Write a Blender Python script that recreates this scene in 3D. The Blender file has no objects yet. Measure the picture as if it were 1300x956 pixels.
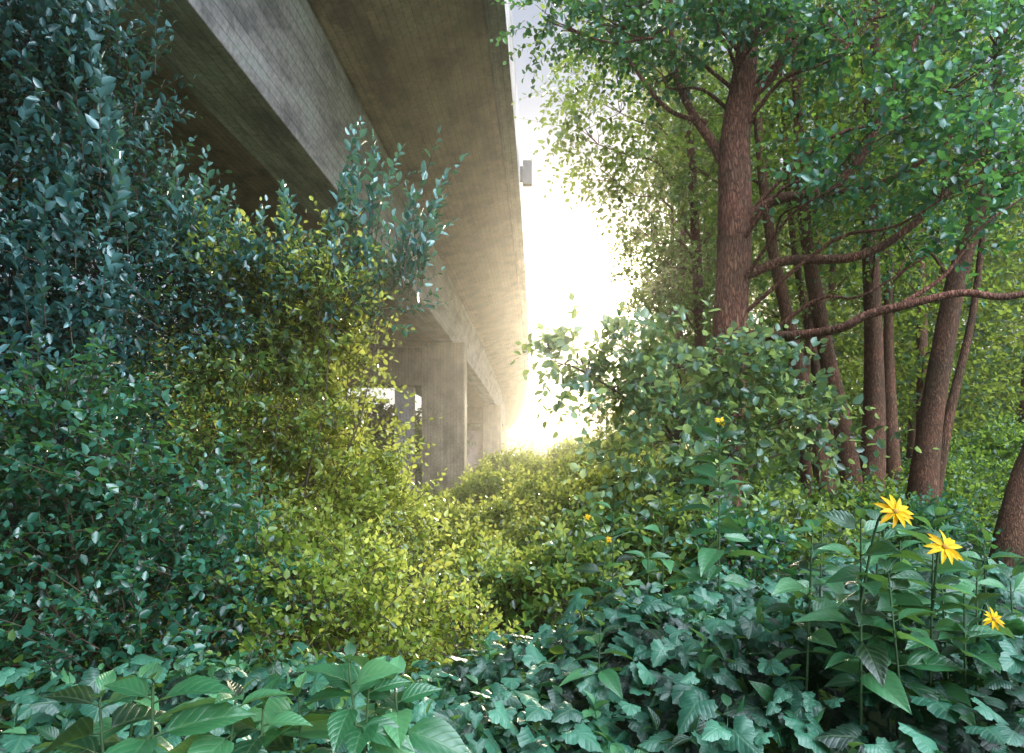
import bpy, math
import numpy as np
from mathutils import Vector
rng = np.random.default_rng(11)
sc = bpy.context.scene
COL = sc.collection
sc.view_settings.view_transform = 'Standard'
sc.view_settings.look = 'None'
sc.view_settings.exposure = 0

# ------------------------------------------------------------------ mesh helpers
def nrm(a):
    return a / (np.linalg.norm(a, axis=-1, keepdims=True) + 1e-9)

class Geo:
    """collects verts / faces / uv / tone"""
    def __init__(s):
        s.v = []; s.f = []; s.uv = []; s.t = []; s.n = 0
    def add(s, v, faces, tone=None, uv=None):
        v = np.asarray(v, float)
        s.v.append(v)
        for f in faces:
            s.f.append(np.asarray(f, int) + s.n)
        s.n += len(v)
        s.t.append(np.full(len(v), .5) if tone is None else np.asarray(tone, float))
        s.uv.append(np.zeros((len(v), 2)) if uv is None else np.asarray(uv, float))
    def mesh(s, name, mats, smooth=False, base=(0, 0, 0)):
        v = np.concatenate(s.v) - np.array(base)
        t = np.concatenate(s.t); uv = np.concatenate(s.uv)
        li = np.concatenate([f.ravel() for f in s.f])
        tot = np.concatenate([np.full(len(f), f.shape[1]) for f in s.f])
        st = np.concatenate([[0], np.cumsum(tot)[:-1]])
        me = bpy.data.meshes.new(name)
        me.vertices.add(len(v)); me.vertices.foreach_set("co", v.astype(np.float32).ravel())
        me.loops.add(len(li)); me.loops.foreach_set("vertex_index", li.astype(np.int32))
        me.polygons.add(len(st)); me.polygons.foreach_set("loop_start", st.astype(np.int32))
        me.update(calc_edges=True)
        a = me.attributes.new("tone", 'FLOAT', 'POINT'); a.data.foreach_set("value", t.astype(np.float32))
        ul = me.uv_layers.new(name="UVMap"); ul.data.foreach_set("uv", uv[li].astype(np.float32).ravel())
        for m in (mats if isinstance(mats, list) else [mats]): me.materials.append(m)
        if smooth: me.polygons.foreach_set("use_smooth", np.ones(len(st), bool))
        return me

def thing(name, label, cat, loc=(0, 0, 0), group=None, kind=None):
    e = bpy.data.objects.new(name, None); e.empty_display_size = .2
    e.location = loc; COL.objects.link(e)
    e["label"] = label; e["category"] = cat
    if group: e["group"] = group
    if kind: e["kind"] = kind
    return e
def part(name, me, parent):
    o = bpy.data.objects.new(name, me); COL.objects.link(o); o.parent = parent
    return o
def solo(name, me, label=None, cat=None, kind=None, group=None, loc=(0, 0, 0)):
    o = bpy.data.objects.new(name, me); COL.objects.link(o); o.location = loc
    if label: o["label"] = label
    if cat: o["category"] = cat
    if kind: o["kind"] = kind
    if group: o["group"] = group
    return o

# ------------------------------------------------------------------ leaf templates (x side, y length, z normal)
def tpl_simple():
    v = [(0,0,0),(-.5,.3,.10),(-.42,.68,.07),(0,1,-.10),(.42,.68,.07),(.5,.3,.10)]
    return np.array(v, float), [np.array([[0,3,2,1],[0,5,4,3]])]
def tpl_fine(n=7, droop=.25, fold=.12, wave=.02, power=1.0):
    ys = np.linspace(0, 1, n); v = []
    for i, y in enumerate(ys):
        w = .5*math.sin(math.pi*min(1, y**.75))**power if 0 < y < 1 else 0.008
        z0 = -droop*y*y
        e = wave*(1 if i % 2 else -1)
        v += [(-w, y, z0+fold*w+e), (-w*.5, y+.01, z0+fold*w*.7), (0, y, z0-.01), (w*.5, y+.01, z0+fold*w*.7), (w, y, z0+fold*w-e)]
    f = []
    for i in range(n-1):
        for j in range(4):
            a = i*5+j; f.append([a, a+1, a+6, a+5])
    return np.array(v, float), [np.array(f)]
def tpl_lobed(seed=0, lobe=.15):
    r = np.random.default_rng(seed)
    n = 30; v = [(0,.32,.02)]
    ang = np.linspace(-math.pi, math.pi, n, endpoint=False)
    inner = []; outer = []
    for k, a in enumerate(ang):            # a = 0 is the tip direction (+y)
        R = .36 + lobe*abs(math.cos(a*1.5))**1.1 * (1 if abs(a) < 2.6 else .4)
        if abs(a) < .5: R += .20*(1-abs(a)/.5)
        if abs(a) > 2.75: R *= .62
        R *= (1 + (.06 if k % 2 else -.05))
        x, y = math.sin(a)*R, .32 + math.cos(a)*R
        groove = .03*math.cos(a*6)
        inner.append((x*.55, .32+(y-.32)*.55, .025+groove*.5))
        outer.append((x*1.0, y, -.03 - .07*abs(x) - .10*max(0,y-.5) + groove + r.uniform(-.01,.01)))
    v += inner + outer
    f3 = [[0, 1+(k+1) % n, 1+k] for k in range(n)]
    f4 = [[1+k, 1+(k+1) % n, 1+n+(k+1) % n, 1+n+k] for k in range(n)]
    return np.array(v, float), [np.array(f3), np.array(f4)]

def place(geo, tpl, P, Y, N, ln, wd, tone):
    T, F = tpl
    Y = nrm(Y); X = nrm(np.cross(Y, N)); Z = nrm(np.cross(X, Y))
    n, k = len(P), len(T)
    ln = np.broadcast_to(ln, (n,)); wd = np.broadcast_to(wd, (n,))
    V = (P[:, None] + X[:, None]*(T[None, :, 0:1]*wd[:, None, None])
         + Y[:, None]*(T[None, :, 1:2]*ln[:, None, None]) + Z[:, None]*(T[None, :, 2:3]*ln[:, None, None]))
    fs = []
    for f in F:
        fs.append((f[None] + (np.arange(n)*k)[:, None, None]).reshape(-1, f.shape[1]))
    uv = np.tile(np.stack([T[:, 0]+.5, T[:, 1]], 1), (n, 1))
    geo.add(V.reshape(-1, 3), fs, np.repeat(tone, k), uv)

def frames(D):
    ref = np.where(np.abs(D[:, 2:3]) > .9, np.array([[1., 0, 0]]), np.array([[0, 0, 1.]]))
    u = nrm(np.cross(D, ref)); v = np.cross(D, u)
    return u, v

def stems_geo(geo, pts, rad, seg=3):
    """pts (n,K,3) rad (n,K)"""
    n, K, _ = pts.shape
    D = nrm(pts[:, -1]-pts[:, 0]); u, v = frames(D)
    a = np.arange(seg)*2*math.pi/seg
    ring = u[:, None, None]*np.cos(a)[None, None, :, None] + v[:, None, None]*np.sin(a)[None, None, :, None]
    V = pts[:, :, None] + ring*rad[:, :, None, None]
    base = (np.arange(n)*K*seg)[:, None, None]
    f = []
    for k in range(K-1):
        for s in range(seg):
            s2 = (s+1) % seg
            f.append([k*seg+s, k*seg+s2, (k+1)*seg+s2, (k+1)*seg+s])
    F = (np.array(f)[None] + base).reshape(-1, 4)
    geo.add(V.reshape(-1, 3), [F])

def shoot_leaves(lg, sg, B, D, L, nodes, ll, lw, droop=-.15, tone0=None, tpl=None, alpha=(.75, 1.25), upn=1.0, srad=.004, tjit=.25):
    n = len(B); D = nrm(D)
    bend = rng.normal(0, .18, (n, 3)); bend[:, 2] += droop
    t = np.linspace(.12, 1, nodes)
    pos = B[:, None] + D[:, None]*(L[:, None, None]*t[None, :, None]) + bend[:, None]*(L[:, None, None]*(t**2)[None, :, None])
    tan = nrm(D[:, None] + 2*bend[:, None]*t[None, :, None])
    P = pos.reshape(-1, 3); Tn = tan.reshape(-1, 3)
    u, v = frames(Tn)
    az = (np.arange(nodes)*2.4)[None] + rng.uniform(0, 6.28, (n, 1)) + rng.normal(0, .3, (n, nodes))
    az = az.ravel()
    al = rng.uniform(alpha[0], alpha[1], (n, nodes)); al[:, -1] *= .3; al = al.ravel()
    ld = Tn*np.cos(al)[:, None] + (u*np.cos(az)[:, None]+v*np.sin(az)[:, None])*np.sin(al)[:, None]
    N = np.array([[0, 0, upn]]) + rng.normal(0, .45, P.shape)
    s = rng.uniform(.65, 1.15, (n, nodes)) * (1-.35*(np.abs(t-.5)*2)**2)[None]
    s = s.ravel()
    if tone0 is None: tone0 = rng.uniform(.2, .8, n)
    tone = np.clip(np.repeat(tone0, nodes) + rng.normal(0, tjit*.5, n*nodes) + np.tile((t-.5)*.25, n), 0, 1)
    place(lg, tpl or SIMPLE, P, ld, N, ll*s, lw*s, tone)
    if sg is not None:
        tt = np.array([0, .5, 1.])
        sp = B[:, None] + D[:, None]*(L[:, None, None]*tt[None, :, None]) + bend[:, None]*(L[:, None, None]*(tt**2)[None, :, None])
        stems_geo(sg, sp, np.tile(np.array([1, .7, .3])*srad, (n, 1)))

SIMPLE = tpl_simple()
FINE = tpl_fine()
BROAD = tpl_fine(8, .32, .22, .008)
LOBED = [tpl_lobed(1), tpl_lobed(2, .08), tpl_lobed(3, .20)]

def lobe_bases(lobes, shell=.45, upb=.35, rnd=.5, clump=.35):
    Bs = []; Ds = []; Ts = []
    for (cx, cy, cz, rx, ry, rz, n) in lobes:
        n = int(n)
        d = nrm(rng.normal(0, 1, (n, 3))); r = rng.uniform(0, 1, n)**shell
        b = np.array([cx, cy, cz]) + d*r[:, None]*np.array([rx, ry, rz])
        q = b*3.1
        g = np.sin(q[:, 0]*1.3+cx*3)*np.sin(q[:, 1]*1.1+cz)+np.sin(q[:, 2]*1.7+q[:, 0]*.6)*np.sin(q[:, 1]*1.9)
        keep = g > rng.normal(-.9+clump, .4, n)
        b = b[keep]; d = d[keep]; r = r[keep]
        Bs.append(b); Ds.append(d + np.array([0, 0, upb]) + rng.normal(0, rnd, b.shape))
        Ts.append(np.clip(.1 + .48*r + .22*g[keep] + rng.normal(0, .16, keep.sum()), 0, 1))  # tone falls towards the lobe centre: inner shade painted into leaf colour
    return np.concatenate(Bs), np.concatenate(Ds), np.concatenate(Ts)

def catmull(p, sub):
    p = np.array(p, float)
    P = np.vstack([2*p[0]-p[1], p, 2*p[-1]-p[-2]])
    out = []
    for i in range(1, len(P)-2):
        for t in np.linspace(0, 1, sub, endpoint=False):
            a, b, c, d = P[i-1], P[i], P[i+1], P[i+2]
            out.append(.5*((2*b)+(-a+c)*t+(2*a-5*b+4*c-d)*t*t+(-a+3*b-3*c+d)*t**3))
    out.append(P[-2]); return np.array(out)
def tube(geo, pts, rad, seg=8, sub=5, rough=0.0):
    pr = np.hstack([np.array(pts, float), np.array(rad, float)[:, None]])
    c = catmull(pr, sub); p = c[:, :3]; r = np.maximum(c[:, 3], .002)
    K = len(p)
    tan = nrm(np.gradient(p, axis=0))
    u = np.cross(tan[0], [0.31, .95, .05]); u /= np.linalg.norm(u)
    V = []; a = np.arange(seg)*2*math.pi/seg
    rr = 1 + rough*rng.normal(0, 1, seg)
    for i in range(K):
        u = u - tan[i]*np.dot(u, tan[i]); u /= np.linalg.norm(u)
        w = np.cross(tan[i], u)
        rr = rr*.8 + .2*(1+rough*2.2*rng.normal(0, 1, seg))
        V.append(p[i] + (u*np.cos(a)[:, None] + w*np.sin(a)[:, None])*(r[i]*rr)[:, None])
    V = np.concatenate(V); f = []
    for k in range(K-1):
        for s in range(seg):
            s2 = (s+1) % seg; f.append([k*seg+s, k*seg+s2, (k+1)*seg+s2, (k+1)*seg+s])
    geo.add(V, [np.array(f)])
    return p, r

# ------------------------------------------------------------------ materials
def newmat(name):
    m = bpy.data.materials.new(name); m.use_nodes = True
    nt = m.node_tree; nt.nodes.clear()
    out = nt.nodes.new('ShaderNodeOutputMaterial')
    return m, nt, out
def ramp(nt, stops, interp='LINEAR'):
    r = nt.nodes.new('ShaderNodeValToRGB'); e = r.color_ramp.elements
    while len(e) < len(stops): e.new(.5)
    for i, (p, c) in enumerate(stops):
        e[i].position = p; e[i].color = (*c, 1)
    r.color_ramp.interpolation = interp
    return r
def leaf_mat(name, cols, trans=(.25, .35, .05), tf=.4, rough=.42, spec=.5, veins=False, bump=.0):
    m, nt, out = newmat(name); L = nt.links.new
    at = nt.nodes.new('ShaderNodeAttribute'); at.attribute_name = 'tone'
    r = ramp(nt, [(0, tuple(x*.3 for x in cols[0])), (.22, cols[0]), (.55, cols[1]), (1, cols[2])])  # lowest tone nearly black, painted shade for the inner leaves
    L(at.outputs['Fac'], r.inputs[0]); colo = r.outputs[0]
    p = nt.nodes.new('ShaderNodeBsdfPrincipled')
    if veins:
        uv = nt.nodes.new('ShaderNodeUVMap'); sp = nt.nodes.new('ShaderNodeSeparateXYZ'); L(uv.outputs[0], sp.inputs[0])
        def M(op, a, b=None):
            n = nt.nodes.new('ShaderNodeMath'); n.operation = op
            for i, x in enumerate((a, b)):
                if x is None: continue
                if isinstance(x, (int, float)): n.inputs[i].default_value = x
                else: L(x, n.inputs[i])
            return n.outputs[0]
        ax = M('ABSOLUTE', M('SUBTRACT', sp.outputs[0], .5))
        k = M('SUBTRACT', sp.outputs[1], M('MULTIPLY', ax, .9))
        w = M('POWER', M('ABSOLUTE', M('SINE', M('MULTIPLY', k, 20.))), .35)
        mid = M('MINIMUM', M('MULTIPLY', ax, 22.), 1.)
        vv = M('MULTIPLY', M('ADD', M('MULTIPLY', w, .6), .4), M('ADD', M('MULTIPLY', mid, .6), .4))
        mx = nt.nodes.new('ShaderNodeMix'); mx.data_type = 'RGBA'
        L(vv, mx.inputs[0]); L(colo, mx.inputs[7])
        mul = nt.nodes.new('ShaderNodeMix'); mul.data_type = 'RGBA'; mul.blend_type = 'MIX'; mul.inputs[0].default_value = .25
        L(colo, mul.inputs[6]); mul.inputs[7].default_value = (.3, .42, .2, 1)
        L(mul.outputs[2], mx.inputs[6]); colo = mx.outputs[2]
        bp = nt.nodes.new('ShaderNodeBump'); bp.inputs['Strength'].default_value = .5; bp.inputs['Distance'].default_value = .004
        L(vv, bp.inputs['Height']); L(bp.outputs[0], p.inputs['Normal'])
    L(colo, p.inputs['Base Color']); p.inputs['Roughness'].default_value = rough
    p.inputs['Specular IOR Level'].default_value = spec
    tr = nt.nodes.new('ShaderNodeBsdfTranslucent')
    mxc = nt.nodes.new('ShaderNodeMix'); mxc.data_type = 'RGBA'; mxc.inputs[0].default_value = .7
    tt = nt.nodes.new('ShaderNodeMix'); tt.data_type = 'RGBA'; tt.inputs[6].default_value = (trans[0]*.55, trans[1]*.62, trans[2]*.5, 1); tt.inputs[7].default_value = (*trans, 1)
    L(at.outputs['Fac'], tt.inputs[0])
    L(colo, mxc.inputs[6]); L(tt.outputs[2], mxc.inputs[7])
    L(mxc.outputs[2], tr.inputs['Color'])
    ms = nt.nodes.new('ShaderNodeMixShader'); ms.inputs[0].default_value = tf
    L(p.outputs[0], ms.inputs[1]); L(tr.outputs[0], ms.inputs[2]); L(ms.outputs[0], out.inputs[0])
    return m
def bark_mat(name, c0, c1, scale=1.):
    m, nt, out = newmat(name); L = nt.links.new
    tc = nt.nodes.new('ShaderNodeTexCoord'); mp = nt.nodes.new('ShaderNodeMapping')
    mp.inputs['Scale'].default_value = (1, 1, .20); L(tc.outputs['Object'], mp.inputs[0])
    vo = nt.nodes.new('ShaderNodeTexVoronoi'); vo.inputs['Scale'].default_value = 38*scale; vo.feature = 'DISTANCE_TO_EDGE'
    no = nt.nodes.new('ShaderNodeTexNoise'); no.inputs['Scale'].default_value = 22*scale; no.inputs['Detail'].default_value = 8
    n2 = nt.nodes.new('ShaderNodeTexNoise'); n2.inputs['Scale'].default_value = 2.5; n2.inputs['Detail'].default_value = 4
    ad = nt.nodes.new('ShaderNodeVectorMath'); ad.operation = 'ADD'
    sc_ = nt.nodes.new('ShaderNodeVectorMath'); sc_.operation = 'SCALE'; sc_.inputs['Scale'].default_value = .08
    L(mp.outputs[0], no.inputs[0]); L(no.outputs['Color'], sc_.inputs[0]); L(mp.outputs[0], ad.inputs[0]); L(sc_.outputs[0], ad.inputs[1])
    L(ad.outputs[0], vo.inputs[0]); L(tc.outputs['Object'], n2.inputs[0])
    r = ramp(nt, [(0, tuple(x*.3 for x in c0)), (.12, c0), (.5, c1)]); L(vo.outputs['Distance'], r.inputs[0])
    mx = nt.nodes.new('ShaderNodeMix'); mx.data_type = 'RGBA'; mx.blend_type = 'MULTIPLY'; mx.inputs[0].default_value = .8
    r2 = ramp(nt, [(.3, (.5, .6, .45)), (.65, (1.15, 1., .95))]); L(n2.outputs[0], r2.inputs[0])
    L(r.outputs[0], mx.inputs[6]); L(r2.outputs[0], mx.inputs[7])
    p = nt.nodes.new('ShaderNodeBsdfPrincipled'); p.inputs['Roughness'].default_value = .8
    L(mx.outputs[2], p.inputs['Base Color'])
    mn = nt.nodes.new('ShaderNodeMath'); mn.operation = 'MINIMUM'; mn.inputs[1].default_value = .3; L(vo.outputs['Distance'], mn.inputs[0])
    a2 = nt.nodes.new('ShaderNodeMath'); a2.operation = 'MULTIPLY_ADD'; a2.inputs[1].default_value = .35; L(no.outputs[0], a2.inputs[0]); L(mn.outputs[0], a2.inputs[2])
    bp = nt.nodes.new('ShaderNodeBump'); bp.inputs['Strength'].default_value = 1; bp.inputs['Distance'].default_value = .05
    L(a2.outputs[0], bp.inputs['Height']); L(bp.outputs[0], p.inputs['Normal'])
    L(p.outputs[0], out.inputs[0]); return m
def concrete_mat(name, base, stain_dapple=(1, 1, 1), ms=(.7, .9), sc0=1.3, boards=.8, dark=.35):
    m, nt, out = newmat(name); L = nt.links.new
    uv = nt.nodes.new('ShaderNodeUVMap'); tc = nt.nodes.new('ShaderNodeTexCoord')
    br = nt.nodes.new('ShaderNodeTexBrick'); br.inputs['Scale'].default_value = 1
    br.inputs['Brick Width'].default_value = 4.2; br.inputs['Row Height'].default_value = .14
    br.inputs['Mortar Size'].default_value = .009; br.inputs['Mortar Smooth'].default_value = .3
    br.inputs['Color1'].default_value = (.80, .80, .80, 1); br.inputs['Color2'].default_value = (1.08, 1.08, 1.08, 1)
    br.inputs['Mortar'].default_value = (.45, .43, .42, 1)
    L(uv.outputs[0], br.inputs[0])
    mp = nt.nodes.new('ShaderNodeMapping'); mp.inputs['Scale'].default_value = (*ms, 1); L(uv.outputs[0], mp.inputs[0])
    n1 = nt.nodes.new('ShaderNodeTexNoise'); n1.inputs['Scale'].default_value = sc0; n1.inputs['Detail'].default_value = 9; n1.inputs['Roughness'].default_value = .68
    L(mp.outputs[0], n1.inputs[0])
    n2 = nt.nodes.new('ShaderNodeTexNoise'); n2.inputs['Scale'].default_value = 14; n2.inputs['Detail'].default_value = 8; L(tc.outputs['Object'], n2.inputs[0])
    sb = tuple(b*s for b, s in zip(base, stain_dapple))
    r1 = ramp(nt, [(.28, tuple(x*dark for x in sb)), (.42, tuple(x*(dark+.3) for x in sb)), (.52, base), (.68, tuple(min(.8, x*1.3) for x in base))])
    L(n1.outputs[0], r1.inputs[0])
    r2 = ramp(nt, [(.3, (.7, .69, .66)), (.7, (1.12, 1.12, 1.12))]); L(n2.outputs[0], r2.inputs[0])
    def mul(a, b, f=1.):
        x = nt.nodes.new('ShaderNodeMix'); x.data_type = 'RGBA'; x.blend_type = 'MULTIPLY'; x.inputs[0].default_value = f
        L(a, x.inputs[6]); L(b, x.inputs[7]); return x.outputs[2]
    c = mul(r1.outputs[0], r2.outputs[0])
    c = mul(c, br.outputs[0], boards)
    p = nt.nodes.new('ShaderNodeBsdfPrincipled'); p.inputs['Roughness'].default_value = .6
    L(c, p.inputs['Base Color'])
    bp = nt.nodes.new('ShaderNodeBump'); bp.inputs['Strength'].default_value = .5; bp.inputs['Distance'].default_value = .01
    rgb = nt.nodes.new('ShaderNodeRGBToBW'); L(c, rgb.inputs[0]); L(rgb.outputs[0], bp.inputs['Height']); L(bp.outputs[0], p.inputs['Normal'])
    L(p.outputs[0], out.inputs[0]); return m
def plain(name, c, rough=.6, metal=0):
    m, nt, out = newmat(name); p = nt.nodes.new('ShaderNodeBsdfPrincipled')
    no = nt.nodes.new('ShaderNodeTexNoise'); no.inputs['Scale'].default_value = 9; no.inputs['Detail'].default_value = 5
    tc = nt.nodes.new('ShaderNodeTexCoord'); nt.links.new(tc.outputs['Object'], no.inputs[0])
    r = ramp(nt, [(.3, tuple(x*.7 for x in c)), (.7, tuple(min(1, x*1.15) for x in c))])
    nt.links.new(no.outputs[0], r.inputs[0]); nt.links.new(r.outputs[0], p.inputs['Base Color'])
    p.inputs['Roughness'].default_value = rough; p.inputs['Metallic'].default_value = metal
    nt.links.new(p.outputs[0], out.inputs[0]); return m

M_blue = leaf_mat("leaf_shaded_blue_green", [(.010, .045, .042), (.032, .12, .125), (.13, .27, .28)], (.18, .40, .10), .24, .25, 1.)  # cool sky light on shaded leaves painted into the blue base
M_mix = leaf_mat("leaf_green_half_shade", [(.012, .048, .016), (.055, .15, .045), (.19, .29, .11)], (.92, .98, .18), .48, .27, .9)  # half-shade copy, its shade painted as a tone between blue and golden
M_olive = leaf_mat("leaf_backlit", [(.020, .055, .008), (.12, .20, .025), (.36, .42, .10)], (1., .98, .24), .62, .22, 1.)  # sunlit copy of the shrub leaf, golden light put into the base colour
M_gold = leaf_mat("leaf_sunlit_yellow_green", [(.022, .07, .008), (.14, .25, .03), (.36, .44, .10)], (1., 1., .24), .62, .28, .9)  # warm sunlight painted into the yellow-green base
M_tree = leaf_mat("leaf_tree_green", [(.007, .034, .013), (.028, .105, .036), (.12, .22, .07)], (.66, .84, .10), .50, .30, .7)
M_teal = leaf_mat("leaf_shaded_teal", [(.006, .038, .026), (.026, .125, .085), (.10, .27, .20)], (.34, .70, .10), .36, .25, 1.)  # blue of reflected sky painted into the shaded leaf colour
M_far = leaf_mat("leaf_distant", [(.005, .024, .006), (.022, .075, .018), (.08, .15, .045)], (.66, .72, .10), .46, .5, .3)
M_vine = leaf_mat("leaf_vine", [(.003, .028, .018), (.014, .090, .056), (.065, .21, .135)], (.14, .42, .08), .2, .42, .7, veins=True)
M_broad = leaf_mat("leaf_broad", [(.006, .045, .020), (.024, .125, .050), (.10, .28, .12)], (.36, .60, .10), .30, .34, .8, veins=True)
M_petal = leaf_mat("petal_yellow", [(.9, .46, .01), (.98, .56, .01), (1, .66, .02)], (1., .7, .02), .4, .5, .3)
M_stem = plain("green_stem", (.05, .10, .035), .6)
M_twig = plain("twig_bark", (.08, .05, .03), .8)
M_disc = plain("flower_disc", (.45, .22, .02), .8)
M_bark = bark_mat("bark_red_brown", (.25, .095, .06), (.42, .20, .14), .9)
M_bark2 = bark_mat("bark_brown", (.20, .08, .04), (.34, .165, .095), 1.2)
M_conc = concrete_mat("board_marked_concrete", (.68, .46, .39), (.88, .86, .88), (.75, 1.0), 1.25, .75, .42)  # blotches are stains plus dappled leaf shade painted into the colour
M_concg = concrete_mat("girder_concrete", (.70, .60, .64), (.9, .93, .95), (.4, 1.3))  # paler and cooler than the slab: light on the web painted in
M_conc2 = concrete_mat("pier_concrete", (.44, .33, .24))
M_pink = concrete_mat("painted_infill", (.70, .50, .52), boards=.3)
M_steel = plain("galvanised_steel", (.07, .075, .09), .5, .3)

# ------------------------------------------------------------------ ground
def gh(x, y):
    return .10*np.sin(x*.35+1)*np.cos(y*.27) + .05*np.sin(x*1.1+y*.8) - .05
def ground():
    s = np.linspace(-1, 1, 141); ax = np.sign(s)*(np.abs(s)**2.6)*600
    X, Y = np.meshgrid(ax, ax+10); Z = gh(X, Y)*np.exp(-((X/60)**2+(Y/60)**2)) - .0
    V = np.stack([X.ravel(), Y.ravel(), Z.ravel()], 1); n = len(ax)
    i, j = np.meshgrid(np.arange(n-1), np.arange(n-1)); a = (j*n+i).ravel()
    g = Geo(); g.add(V, [np.stack([a, a+1, a+n+1, a+n], 1)])
    m, nt, out = newmat("soil_and_grass"); L = nt.links.new
    tc = nt.nodes.new('ShaderNodeTexCoord'); n1 = nt.nodes.new('ShaderNodeTexNoise'); n1.inputs['Scale'].default_value = .8; n1.inputs['Detail'].default_value = 12
    L(tc.outputs['Object'], n1.inputs[0])
    r = ramp(nt, [(.3, (.02, .018, .01)), (.5, (.035, .05, .015)), (.7, (.06, .10, .03))]); L(n1.outputs[0], r.inputs[0])
    p = nt.nodes.new('ShaderNodeBsdfPrincipled'); p.inputs['Roughness'].default_value = .95; L(r.outputs[0], p.inputs['Base Color'])
    bp = nt.nodes.new('ShaderNodeBump'); bp.inputs['Distance'].default_value = .1; L(n1.outputs[0], bp.inputs['Height']); L(bp.outputs[0], p.inputs['Normal'])
    L(p.outputs[0], out.inputs[0])
    solo("ground", g.mesh("ground", m, True), kind="structure", label="dark soil and grass ground under the plants", cat="ground")
ground()

# ------------------------------------------------------------------ overpass
def bx(s): return .05*s - .00025*s*s
def sweep(profile, s0, s1, step=3.):
    prof = np.array(profile, float); K = len(prof)
    d = np.concatenate([[0], np.cumsum(np.linalg.norm(np.roll(prof, -1, 0)-prof, axis=1))])
    S = np.arange(s0, s1+.1, step); g = Geo()
    V = []; UV = []; F = []
    cnt = 0
    for k in range(K):
        a, b = prof[k], prof[(k+1) % K]
        for i, s in enumerate(S):
            o = bx(s)
            V += [(a[0]+o, s, a[1]), (b[0]+o, s, b[1])]; UV += [(s, d[k]), (s, d[k+1])]
            if i: F.append([cnt-2, cnt-1, cnt+1, cnt])
            cnt += 2
    g.add(V, [np.array(F)], uv=UV)
    e = [tuple(x) for x in prof]
    for s in (S[0], S[-1]):
        g.add([(x+bx(s), s, z) for x, z in e], [np.array([list(range(K))])], uv=[(x, z) for x, z in e])
    return g
def box(g, x0, x1, y0, y1, z0, z1, bev=.03):
    """bevelled box, uv in metres"""
    import bmesh
    bm = bmesh.new(); bmesh.ops.create_cube(bm, size=1)
    for v in bm.verts:
        v.co = Vector(((x0+x1)/2+v.co.x*(x1-x0), (y0+y1)/2+v.co.y*(y1-y0), (z0+z1)/2+v.co.z*(z1-z0)))
    bmesh.ops.bevel(bm, geom=list(bm.edges), offset=bev, segments=1, affect='EDGES')
    bm.verts.ensure_lookup_table()
    for f in bm.faces:
        vs = [tuple(v.co) for v in f.verts]; n = f.normal
        if abs(n.x) > .7: uv = [(v[2], v[1]) for v in vs]
        elif abs(n.y) > .7: uv = [(v[2], v[0]) for v in vs]
        else: uv = [(v[0], v[1]) for v in vs]
        g.add(vs, [np.array([list(range(len(vs)))])], uv=uv)
    bm.free()

bridge = thing("highway_overpass", "long concrete highway overpass on portal piers, board-marked soffit with stains and painted leaf dapple", "bridge", (0, 0, 0))
S1 = 250
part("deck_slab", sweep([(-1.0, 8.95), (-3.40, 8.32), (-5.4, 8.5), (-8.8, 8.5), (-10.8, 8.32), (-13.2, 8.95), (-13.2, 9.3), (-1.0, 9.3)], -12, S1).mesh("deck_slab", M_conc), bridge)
part("girder", sweep([(-3.43, 8.45), (-3.95, 6.7), (-4.9, 6.7), (-5.4, 8.6)], -12, S1).mesh("girder", M_concg), bridge)
part("girder", sweep([(-8.8, 8.6), (-9.3, 6.7), (-10.25, 6.7), (-10.77, 8.45)], -12, S1).mesh("girder", M_concg), bridge)
part("edge_beam", sweep([(-.635, 8.90), (-.95, 8.90), (-1.03, 8.98), (-1.03, 9.95), (-.60, 9.95)], -12, S1).mesh("edge_beam", M_concg), bridge)
part("edge_beam", sweep([(-13.565, 8.90), (-13.25, 8.90), (-13.17, 8.98), (-13.17, 9.95), (-13.6, 9.95)], -12, S1).mesh("edge_beam", M_concg), bridge)
for s in (30, 68, 120, 180):
    o = bx(s)
    pe = bpy.data.objects.new("pier", None); COL.objects.link(pe); pe.parent = bridge; pe.location = (o, s, 0)
    for (a, b) in ((-5.15, -3.30), (-10.9, -9.05)):
        g = Geo(); box(g, a, b, -.8, .8, -.5, 6.45, .04)
        part("column", g.mesh("column", M_conc2), pe)
        g = Geo(); box(g, (a+b)/2-.35, (a+b)/2+.35, -.4, .4, 6.44, 6.56, .01); box(g, (a+b)/2-.25, (a+b)/2+.25, -.3, .3, 6.55, 6.72, .02)
        part("bearing", g.mesh("bearing", M_steel), pe)
    g = Geo(); box(g, -9.10, -5.1, -.6, .55, 4.6, 6.25, .04); part("crossbeam", g.mesh("crossbeam", M_conc2), pe)
    if s == 68:
        g = Geo(); box(g, -9.08, -5.12, -.15, .15, -.3, 3.9, .02); part("infill_wall", g.mesh("infill_wall", M_pink), pe)
    else:
        g = Geo(); box(g, -6.4, -5.6, -.2, .5, -.5, 4.65, .03); part("column", g.mesh("column", M_concg), pe)
ub = thing("utility_box", "small dark steel box bracketed to the concrete bridge edge", "box", (bx(18.5)-.60, 18.5, 9.0))
g = Geo(); box(g, .05, .30, -.10, .10, -.05, .6, .015); part("housing", g.mesh("housing", M_steel), ub)
g = Geo(); box(g, -.02, .052, -.05, .05, .05, .45, .005); part("bracket", g.mesh("bracket", M_steel), ub)

do = thing("distant_overpass", "pale low overpass crossing beyond the trees", "bridge", (5, 215, 0))
g = Geo(); box(g, -70, 60, -4, 4, 5.2, 6.6, .05); part("deck_slab", g.mesh("deck_slab", M_conc2), do)
g = Geo(); box(g, -70, 60, -4.3, -4.05, 5.9, 7.6, .03); part("parapet", g.mesh("parapet", M_conc2), do)
for x in (-60, -36, -12, 12, 36):
    g = Geo(); box(g, x-.7, x+.7, -1, 1, -.3, 5.25, .03); part("column", g.mesh("column", M_conc2), do)

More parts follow.
